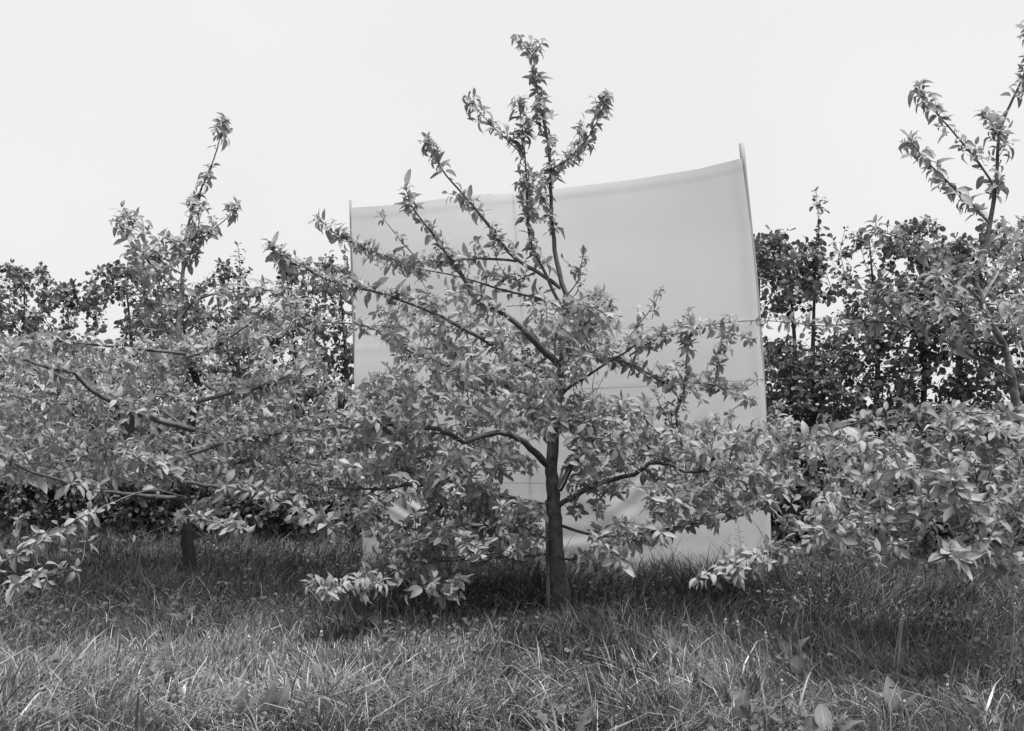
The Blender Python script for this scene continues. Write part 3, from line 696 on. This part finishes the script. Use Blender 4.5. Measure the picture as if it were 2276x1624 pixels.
def hedge_tree(px, ytop, Y, dens, label):
    b = P(px, 900, Y); b[2] = 0
    H = CAMH + (HY - ytop) / FPX * Y
    t = Tree('windbreak_tree', b, label, 'tree', 'windbreak trees behind the orchard row', ALDER, M_ALDER, M_ABARK, M_ABARK, 'alder')
    lean = rng.uniform(-.08, .08)
    top = b + np.array([0, rng.uniform(-.1, .1), H * .96])
    t.limb('trunk', [b + [0, 0, -.05], b + [lean * .5, 0, H * .3], b + [lean, 0, H * .6], top], [.035, .028, .018, .004], 8, step=.12)
    w = 270 / FPX * Y * .5
    for k in range(5):
        a = rng.uniform(0, 6.28); z0 = H * rng.uniform(.08, .55); L = rng.uniform(.45, .75) * w * 1.3
        p0 = b + np.array([lean * z0 / H, 0, z0]); dirv = np.array([math.cos(a), math.sin(a), rng.uniform(.7, 1.6)])
        p1 = p0 + dirv * L * .5; p2 = p0 + dirv * L * np.array([.9, .9, 1.15]); p2[2] = min(p2[2], H * .95)
        path, _ = t.limb('branch', [p0, p1, p2], [.014, .010, .004], 6, step=.1)
    n = int(380 * dens)
    tg = []
    while len(tg) < n:
        z = rng.uniform(.04, 1) ** .95
        # width of the crown at this height, ragged near the top
        ww = w * (1.0 if z < .78 else max(.3, 1 - ((z - .78) / .22) ** 1.8 * .75))
        a = rng.uniform(0, 6.28); r = math.sqrt(rng.random()) * 1.1
        q = np.array([math.cos(a) * r * ww, math.sin(a) * r * max(ww, .25) * 1.1, z * H])
        # clumps and gaps
        g = vnoise((b[0] + q[0]) * 1.0, z * H, 2.6, 0) + .5 * vnoise((b[0] + q[0]), z * H, 6, 1)
        if z > .4 and g < -.5 - .12 * (z < .6): continue
        tg.append(b + q)
    t.dress(catmull([b + [lean * .6, 0, H * .45], b + [lean, 0, H * .6], top], .1), 0, .97, 34, .078, .65, 3, cnt=(1, 3))
    t.fill(np.array(tg), .078, (1, 4), 5, up=.2, alc=(1, 3))
    # a few whips over the top
    for k in range(4):
        p0 = top + np.array([rng.uniform(-.45, .45) * w, rng.uniform(-.2, .2), -rng.uniform(.15, .4)])
        p1 = p0 + np.array([rng.uniform(-.1, .1), 0, rng.uniform(.15, .35)])
        p1[2] = min(p1[2], H * rng.uniform(.95, 1.03))
        if p1[2] < p0[2] + .05: continue
        path = catmull([p0, (p0 + p1) / 2 + rng.normal(0, .02, 3), p1], .05)
        t.tw.add(path, np.linspace(.003, .0015, len(path)), 4)
        t.dress(path, 0, 1, 34, .075, 0, 3, cnt=(1, 3))
    if px in (525, 1808):                       # the pointed spires
        q0 = top + [0, 0, -.25]; q1 = P(px, 540 if px == 525 else 430, Y); q1[1] = q0[1]
        path = catmull([q0, (q0 + q1) / 2 + [.02, 0, 0], q1], .05); t.tw.add(path, np.linspace(.006, .0015, len(path)), 5)
        t.dress(path, 0, 1, 50, .08, .35, 3, cnt=(1, 3))
    t.finish(1, 300)
for h in HEDGE: hedge_tree(*h)

# leaves: the 300 that show largest on each tree are single objects, the rest joined
def build_leaves():
    data = [t.arrays() for t, _, _ in ALL_TREES]
    # a coarse depth buffer tells which leaves are in front
    cell = 9
    zb = np.full((int(1624 / cell) + 2, int(2276 / cell) + 2), 1e9)
    info = []
    for (p, d, n, s) in data:
        c = p + unit(d) * s[:, None] * .6
        x, y = project(c); ok = (x > 0) & (x < 2276) & (y > 0) & (y < 1624)
        cx = np.clip((x / cell).astype(int), 0, zb.shape[1] - 1); cy = np.clip((y / cell).astype(int), 0, zb.shape[0] - 1)
        np.minimum.at(zb, (cy[ok], cx[ok]), c[ok, 1]); info.append((c, ok, cx, cy))
    for (t, ns, nm), (p, d, n, s), (c, ok, cx, cy) in zip(ALL_TREES, data, info):
        x, dd, nn = frames(d, n)
        view = unit(c - np.array([0, 0, CAMH]))
        area = s ** 2 / c[:, 1] ** 2 * (np.abs(np.sum(nn * view, 1)) + .25)
        front = ok & (c[:, 1] < zb[cy, cx] + .03)
        score = np.where(front, area, 0)
        order = np.argsort(-score); sel = order[:ns]; sel = sel[score[sel] > 0]
        var = rng.integers(0, len(t.T), len(p))
        tms = template_meshes(t.key, t.T, t.lmat)
        for i in sel:
            o = bpy.data.objects.new(nm, tms[var[i]]); COL.objects.link(o); o.parent = t.root
            q = p[i] - t.base; sz = s[i]; X, D, N = x[i] * sz, dd[i] * sz, nn[i] * sz
            o.matrix_basis = Matrix(((X[0], D[0], N[0], q[0]), (X[1], D[1], N[1], q[1]), (X[2], D[2], N[2], q[2]), (0, 0, 0, 1)))
        rest = np.ones(len(p), bool); rest[sel] = False
        r = np.where(rest)[0]
        f = link('foliage', leaves_mesh('foliage', t.T, t.lmat, p[r], d[r], n[r], s[r], var[r], t.base), t.root); f['kind'] = 'stuff'
build_leaves()
print('leaves', [len(t.L) for t, _, _ in ALL_TREES])

# ------------------------------------------------------------------ wires and stake
def wire(pts, label, rad=.0011):
    t = Tubes(); p = catmull(pts, .3); t.add(p, rad, 5)
    tag(link('trellis_wire', t.mesh('trellis_wire', M_WIRE)), label, 'wire', 'trellis wires along the apple row')
def wp(px, py, Y): return P(px, py, Y)
wire([wp(-500, 890, 8.0), wp(436, 876, 7.27), wp(1246, 866, 6.04), wp(1700, 843, 5.5), wp(2252, 829, 5.03), wp(2700, 822, 4.6)], 'middle trellis wire passing in front of the cloth at half height')
wire([wp(-500, 770, 8.0), wp(404, 752, 7.27), wp(1254, 735, 6.04), wp(1690, 712, 5.5), wp(2200, 690, 5.04), wp(2700, 670, 4.6)], 'uppermost trellis wire across the upper part of the cloth', .0006)
wire([wp(-500, 1060, 8.0), wp(412, 1066, 7.27), wp(1232, 1074, 6.05), wp(1700, 1078, 5.5), wp(2292, 1090, 5.06), wp(2700, 1100, 4.6)], 'lowest trellis wire, near the sawn stubs of the middle trunk')
sb = P(1217, 1368, YC + .12)
t = Tubes(); t.add(np.array([[sb[0] + .004, sb[1], -.15], P(1217, 1200, YC + .12), P(1215, 1112, YC + .12)]), .011, 4, .02)
tag(link('tree_stake', t.mesh('tree_stake', M_STAKE)), 'thin pale wooden stake close against the left of the middle trunk', 'stake')

# ------------------------------------------------------------------ grass
def blades(name, n, yr, hbase, wbase, lean, label, mat=M_GRASS, hfun=None, spread=1.1, xy=None, mask=None):
    y = np.sqrt(rng.uniform(yr[0] ** 2, yr[1] ** 2, n))
    x = rng.uniform(-1, 1, n) * (y * .5 + .35)
    if xy is not None: x, y = xy; n = len(x)
    # tufts
    tuft = vnoise(x, y, 7, 0)
    keep = rng.random(n) < np.clip(.75 + .55 * tuft, .15, 1)
    if mask is not None: keep &= mask(x, y)
    x, y = x[keep], y[keep]; n = len(x)
    h = hbase * np.exp(rng.normal(0, .28, n)) * (1 + .28 * vnoise(x, y, 1.6, 1) + .22 * vnoise(x, y, 4.5, 2))
    if hfun is not None: h *= hfun(x, y)
    w = wbase * rng.uniform(.6, 1.5, n)
    a = np.pi * (vnoise(x, y, .8, 3) * 1.1 + .6 * vnoise(x, y, 3.2, 4)) + rng.normal(0, spread, n)
    ln = lean * rng.uniform(.15, 1.6, n)
    dx, dy = np.cos(a) * ln, np.sin(a) * ln
    face = rng.uniform(0, np.pi, n); wx, wy = np.cos(face) * w / 2, np.sin(face) * w / 2
    z0 = ground_z(x, y) - .01
    V = np.zeros((n, 7, 3))
    for j, (t, ww) in enumerate(((0, 1), (.42, .9), (.75, .6))):
        bx = x + dx * h * t ** 1.8; by = y + dy * h * t ** 1.8; bz = z0 + h * (t - .28 * np.minimum(ln, 1.4) * t ** 2.4)
        V[:, 2 * j] = np.stack([bx - wx * ww, by - wy * ww, bz], 1); V[:, 2 * j + 1] = np.stack([bx + wx * ww, by + wy * ww, bz], 1)
    t = 1.0
    V[:, 6] = np.stack([x + dx * h * t, y + dy * h * t, z0 + h * (t - .28 * np.minimum(ln, 1.4) - .12 * ln ** 2 * (ln > .8))], 1)
    o = np.arange(n)[:, None, None] * 7
    Q = (np.array([[0, 1, 3, 2], [2, 3, 5, 4]])[None] + o).reshape(-1, 4); F = (np.array([[4, 5, 6]])[None] + o).reshape(-1, 3)
    ob = link(name, mesh_np(name, V.reshape(-1, 3), Q, F, mat=mat))
    tag(ob, label, None, None, 'stuff')
def hfront(x, y): return hgrass(x, y) * (1 + .4 * vnoise(x, y, 1.3, 5))
def hgrass(x, y):
    # taller and ranker round the trunks and at the foot of the cloth
    k = 1 + 1.1 * np.exp(-((y - (6.75 - .12 * x)) / .55) ** 2) * (x > -.9)
    k += .4 * np.exp(-(((x + 1.6) / .22) ** 2 + ((y - 6.6) / .25) ** 2))
    return k
blades('grass', 90000, (3.3, 5.4), .095, .0042, .6, 'long tangled meadow grass over the orchard floor', hfun=hfront, mask=lambda x, y: vnoise(x, y, 1.15, 4) + .6 * vnoise(x, y, 3.1, 2) < .32)
blades('dark_grass', 90000, (3.3, 5.4), .10, .005, .75, 'darker ranker grass in patches over the orchard floor', hfun=hfront, mat=M_GRASS_DARK_SHADED, mask=lambda x, y: vnoise(x, y, 1.15, 4) + .6 * vnoise(x, y, 3.1, 2) > .28)
blades('grass', 66000, (5.2, 7.6), .10, .0046, .8, 'shaded grass beneath the apple trees', hfun=hgrass, mat=M_GRASS_DARK_SHADED)  # tree shade painted in through the dark blade colour
blades('grass', 30000, (7.4, 10.2), .12, .006, .8, 'rough grass between the apple row and the windbreak', mat=M_GRASS_DARK_SHADED)  # blades here are coloured darker for the shade as well
blades('grass', 16000, (3.3, 5.6), .12, .0034, .28, 'upright taller grass blades standing over the rest', hfun=hgrass, spread=2.0)
blades('dry_grass', 9000, (3.3, 6.6), .11, .0036, 1.1, 'pale dead blades lying in the grass', mat=M_DRY, spread=2.0)
# clumps of a paler, coarser grass in the foreground
def clump(name, spots, h, w, label):
    X, Y = [], []
    for px, py, rad, k in spots:
        c = P(px, py, CAMH * FPX / (py - HY)); X.append(c[0] + rng.normal(0, rad, k)); Y.append(c[1] + rng.normal(0, rad * .8, k))
    blades(name, 0, (3, 4), h, w, 1.05, label, mat=M_PALEG, spread=1.2, xy=(np.concatenate(X), np.concatenate(Y)))
clump('broad_grass', [(330, 1590, .22, 500), (560, 1600, .25, 600), (210, 1600, .2, 300), (640, 1560, .15, 250)], .15, .0055, 'pale coarse broad bladed grass at the lower left')
clump('pale_grass', [(860, 1600, .2, 1500), (1000, 1590, .25, 1500), (960, 1540, .2, 900), (1150, 1600, .2, 900), (1560, 1610, .2, 700), (1900, 1590, .3, 1300), (2230, 1560, .2, 800), (2250, 1450, .12, 300), (120, 1500, .3, 900)], .13, .0034, 'pale fine grass tufts along the front')
# rank undergrowth along the foot of the windbreak
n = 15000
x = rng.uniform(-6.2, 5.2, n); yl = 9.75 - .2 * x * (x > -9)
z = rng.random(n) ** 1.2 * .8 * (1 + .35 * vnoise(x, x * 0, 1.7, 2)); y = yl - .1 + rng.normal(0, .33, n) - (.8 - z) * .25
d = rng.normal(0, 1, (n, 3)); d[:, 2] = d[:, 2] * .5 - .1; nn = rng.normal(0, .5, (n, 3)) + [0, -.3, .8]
tag(link('undergrowth', leaves_mesh('undergrowth', ALDER, M_UNDER_SHADE, np.stack([x, y, z], 1), d, nn, rng.uniform(.04, .085, n), rng.integers(0, 4, n))), 'undergrowth along the foot of the windbreak, shade darkened into its leaf colour', None, None, 'stuff')
blades('broad_grass', 3000, (3.4, 4.6), .16, .009, 1.0, 'coarse broad bladed grass in the foreground')
# low weeds between the blades
n = 10000
y = np.sqrt(rng.uniform(3.3 ** 2, 8.5 ** 2, n)); x = rng.uniform(-1, 1, n) * (y * .5 + .3)
ok = vnoise(x, y, 2.1, 5) > -.1; x, y = x[ok], y[ok]; n = len(x)
a = rng.uniform(0, 6.28, n)
p = np.stack([x, y, ground_z(x, y) + rng.uniform(.02, .12, n)], 1)
d = np.stack([np.cos(a), np.sin(a), rng.uniform(-.2, .5, n)], 1); nn = np.stack([rng.normal(0, .35, n), rng.normal(0, .35, n), np.ones(n)], 1)
tag(link('ground_weeds', leaves_mesh('ground_weeds', ALDER, M_COVER, p, d, nn, rng.uniform(.014, .04, n), rng.integers(0, 4, n))), 'small low weeds growing among the grass', None, None, 'stuff')

# ------------------------------------------------------------------ dandelion stalks
def ground_y(py):  # distance of a ground point seen at height py
    return CAMH * FPX / (py - HY)
ST = [  # head px,py ; foot px,py ; label
    (465, 1422, 474, 1560, 'short straight dandelion stalk, leftmost in the grass'),
    (552, 1419, 518, 1570, 'leaning dandelion stalk meeting its upright twin at the head, left foreground'),
    (554, 1421, 547, 1575, 'upright dandelion stalk joined at the head by a leaning one'),
    (714, 1409, 728, 1530, 'dandelion stalk midway between the left and middle tree trunks'),
    (811, 1434, 788, 1530, 'dandelion stalk leaning right, below the low apple sprays left of the middle trunk'),
    (609, 1434, 610, 1550, 'thin straight grass-like dandelion stalk right of the paired stalks'),
    (1612, 1382, 1618, 1520, 'left one of two parallel dandelion stalks right of the middle trunk'),
    (1640, 1387, 1638, 1525, 'right one of two parallel dandelion stalks right of the middle trunk'),
    (1702, 1412, 1690, 1550, 'dandelion stalk leaning right, beside the bright dock leaves'),
    (1785, 1367, 1776, 1480, 'dandelion stalk just below a taller darker one, right of the cloth'),
    (1801, 1315, 1800, 1440, 'straight dandelion stalk in the shade below the cloth right corner'),
    (1922, 1272, 1940, 1420, 'dandelion stalk whose head reaches the low leaves of the right tree'),
    (2101, 1332, 2046, 1470, 'strongly leaning dandelion stalk in shade at right'),
    (2006, 1360, 1992, 1530, 'tallest of three dandelion stalks bunched together'),
    (2002, 1382, 1986, 1528, 'left one of three dandelion stalks bunched together'),
    (2008, 1374, 2004, 1526, 'right one of three dandelion stalks bunched together'),
    (2177, 1347, 2148, 1500, 'leaning dandelion stalk second from the right edge'),
    (2255, 1347, 2226, 1560, 'dandelion stalk nearest the right edge'),
    (2105, 1528, 2108, 1680, 'thick pale dandelion stalk at the bottom right'),
    (2009, 1564, 2012, 1690, 'short dandelion stalk at the very bottom, left of a thick pale one'),
    (1737, 1518, 1745, 1640, 'dandelion stalk among dock leaves in the right foreground'),
]
for (hx, hy, fx, fy, lab) in ST:
    Y = ground_y(fy); f = P(fx, fy, Y); f[2] = -.02; hd = P(hx, hy, Y - rng.uniform(0, .06))
    r = empty('dandelion_stalk', f, lab, 'flower stalk', 'spent dandelion stalks in the grass')
    mid = (f + hd) / 2 + np.array([rng.uniform(-.02, .02), rng.uniform(-.02, .02), 0]); pth = catmull([f, mid, hd], .04)
    t = Tubes(); t.add(pth, np.linspace(.003, .0018, len(pth)), 6); link('stem', t.mesh('stem', M_STALK, f), r)
    ax = unit(pth[-1] - pth[-2]); t = Tubes()
    t.add(np.array([hd, hd + ax * .004, hd + ax * .010, hd + ax * .015]), [.0026, .005, .0058, .003], 8)
    for k in range(7):                                       # the bracts bent down under the bare head
        a = k * .9; o = np.array([math.cos(a), math.sin(a), 0])
        t.add(np.array([hd + ax * .003, hd + o * .006 + [0, 0, -.002], hd + o * .008 + [0, 0, -.010]]), [.0016, .0016, .0005], 4)
    link('seed_head', t.mesh('seed_head', M_HEAD, f), r)

# tall grass seed stalks seen against the foot of the cloth
for (hx, hy, fx, fy, Y, n, lab) in ((1640, 1160, 1652, 1330, 6.6, 13, 'feathery grass seed stalk against the lower right of the cloth'),
                                    (1620, 1192, 1628, 1330, 6.5, 5, 'narrow grass seed stalk beside a feathery one before the cloth')):
    f = P(fx, fy, Y); f[2] = 0; hd = P(hx, hy, Y)
    r = empty('grass_seed_stalk', f, lab, 'grass stalk')
    pth = catmull([f, (f + hd) / 2 + [.006, 0, 0], hd], .04); t = Tubes(); t.add(pth, np.linspace(.0016, .0008, len(pth)), 5); link('stem', t.mesh('stem', M_TWIG, f), r)
    t = Tubes()
    for k in range(n):
        q = f + (hd - f) * (1 - .36 * k / n); a = k * 2.4; L = .012 + .03 * k / n
        e = q + np.array([math.cos(a) * L, math.sin(a) * L, L * .35]); t.add(np.array([q, (q + e) / 2 + [0, 0, .002], e]), [.0006, .0012, .0022], 4)
    link('panicle', t.mesh('panicle', M_TWIG, f), r)

# ------------------------------------------------------------------ dock and dandelion plants with broad leaves
DK = [  # foot px, py ; list of leaf tips px,py,length ; label
    (1262, 1640, [(1246, 1535, .17), (1180, 1545, .14), (1290, 1600, .15), (1345, 1585, .16), (1190, 1610, .15), (1310, 1560, .13)], 'broad leaved dock plant in the bottom centre, biggest leaf pale and veined'),
    (1655, 1640, [(1560, 1462, .24), (1628, 1500, .15), (1655, 1535, .15), (1692, 1548, .15), (1610, 1570, .13), (1672, 1600, .14)], 'dock plant with one shining white leaf, bottom right of centre'),
    (1765, 1625, [(1750, 1520, .16), (1790, 1570, .12), (1725, 1580, .12)], 'dark dock plant behind the short stalk in the right foreground'),
    (1835, 1640, [(1828, 1545, .16), (1870, 1590, .12), (1800, 1600, .12)], 'pale dock plant right of the shining white leaf'),
    (1772, 1530, [(1770, 1440, .15), (1800, 1470, .12), (1742, 1480, .11)], 'half hidden dock plant right of the two parallel stalks'),
    (1660, 1530, [(1652, 1440, .13), (1690, 1470, .11)], 'small dock plant at the foot of the two parallel stalks'),
    (1745, 1460, [(1735, 1405, .13), (1770, 1415, .12)], 'small pale dock plant in front of the shade, right of the middle trunk'),
    (1492, 1480, [(1490, 1405, .14), (1515, 1430, .11), (1470, 1440, .1)], 'lobed pale weed between the middle trunk and the parallel stalks'),
    (1980, 1600, [(1975, 1500, .17), (2010, 1540, .12)], 'toothed dark weed below the three bunched stalks'),
    (2150, 1590, [(2148, 1500, .15), (2180, 1540, .12)], 'dark upright weed leaf near the right edge'),
    (352, 1530, [(340, 1438, .17), (385, 1470, .13), (330, 1480, .12)], 'dark curled dock plant in the left foreground'),
    (565, 1600, [(530, 1520, .14), (570, 1510, .15), (604, 1522, .14), (640, 1525, .14), (520, 1560, .12)], 'dock plant with light tipped leaves around the paired stalks'),
    (835, 1430, [(828, 1352, .14), (860, 1385, .1)], 'single broad pale leaf plant in the shade left of the middle trunk'),
    (430, 1410, [(428, 1330, .14), (400, 1355, .12), (455, 1360, .12)], 'pointed weed in front of the left apple trunk'),
    (700, 1530, [(698, 1462, .11), (730, 1490, .1)], 'small pale weed left of the middle ground stalk'),
    (1410, 1520, [(1390, 1450, .1), (1430, 1455, .11)], 'small grassy weed in front of the middle trunk to its right'),
]
dm = [mesh_np('dock_leaf', t['v'], t['q'], t['t'], t['uv'], mat=M_DOCK) for t in DOCK]
for (fx, fy, tips, lab) in DK:
    tp = []
    for (tx, ty, L) in tips:
        h = rng.uniform(.13, .19); tp.append(P(tx, ty, (CAMH - h) * FPX / (ty - HY)))
    f = np.mean(tp, axis=0); f[2] = 0; f[1] -= .02
    if len(tips) == 2: f[0] += .02
    r = empty('dock_plant', f, lab, 'weed', 'broad leaved weeds in the grass')
    for k, ((tx, ty, L), tip) in enumerate(zip(tips, tp)):
        d = tip - f; l = np.linalg.norm(d); d = unit(d + [0, 0, .04]); L = min(L * .9, l * 1.0) if l > .08 else L
        st = tip - d * L * 1.0
        tu = Tubes(); tu.add(catmull([f, (f + st) / 2 + [0, 0, .01], st + d * L * .14], .03), .0028, 5, cap=False)
        n = np.array([rng.normal(0, .4), -.45, .9])
        X, D, N = frames(d[None], n[None]); X, D, N = X[0] * L, D[0] * L, N[0] * L; q = st - f
        o = bpy.data.objects.new('leaf', dm[k % 3]); COL.objects.link(o); o.parent = r
        o.matrix_basis = Matrix(((X[0], D[0], N[0], q[0]), (X[1], D[1], N[1], q[1]), (X[2], D[2], N[2], q[2]), (0, 0, 0, 1)))
        link('leaf_stalk', tu.mesh('leaf_stalk', M_STALK, f), r)

# pale fallen leaves
fm = [mesh_np('fallen_leaf', t['v'], t['q'], t['t'], t['uv'], mat=M_FALLEN) for t in APPLE[:3]]
for k, (px, py, a, sz, lab) in enumerate(((1206, 1348, 2.9, .1, 'pale curled dead leaf just left of the middle trunk foot'), (1289, 1354, .4, .085, 'pale dead leaf just right of the middle trunk foot'),
                                         (1329, 1377, .2, .075, 'pale dead leaf lying second right of the middle trunk'), (1524, 1537, .1, .04, 'tiny white petal-like leaf left of the dock with the white leaf'),
                                         (2166, 1571, .1, .055, 'white dead leaf lying near the bottom right corner'))):
    Y = ground_y(py + 12); p = P(px, py, Y)
    o = link('fallen_leaf', fm[k % 3]); tag(o, lab, 'leaf', 'pale dead leaves on the grass')
    o.location = p; o.scale = (sz, sz, sz); o.rotation_euler = (R(18), R(12), a - 1.57)
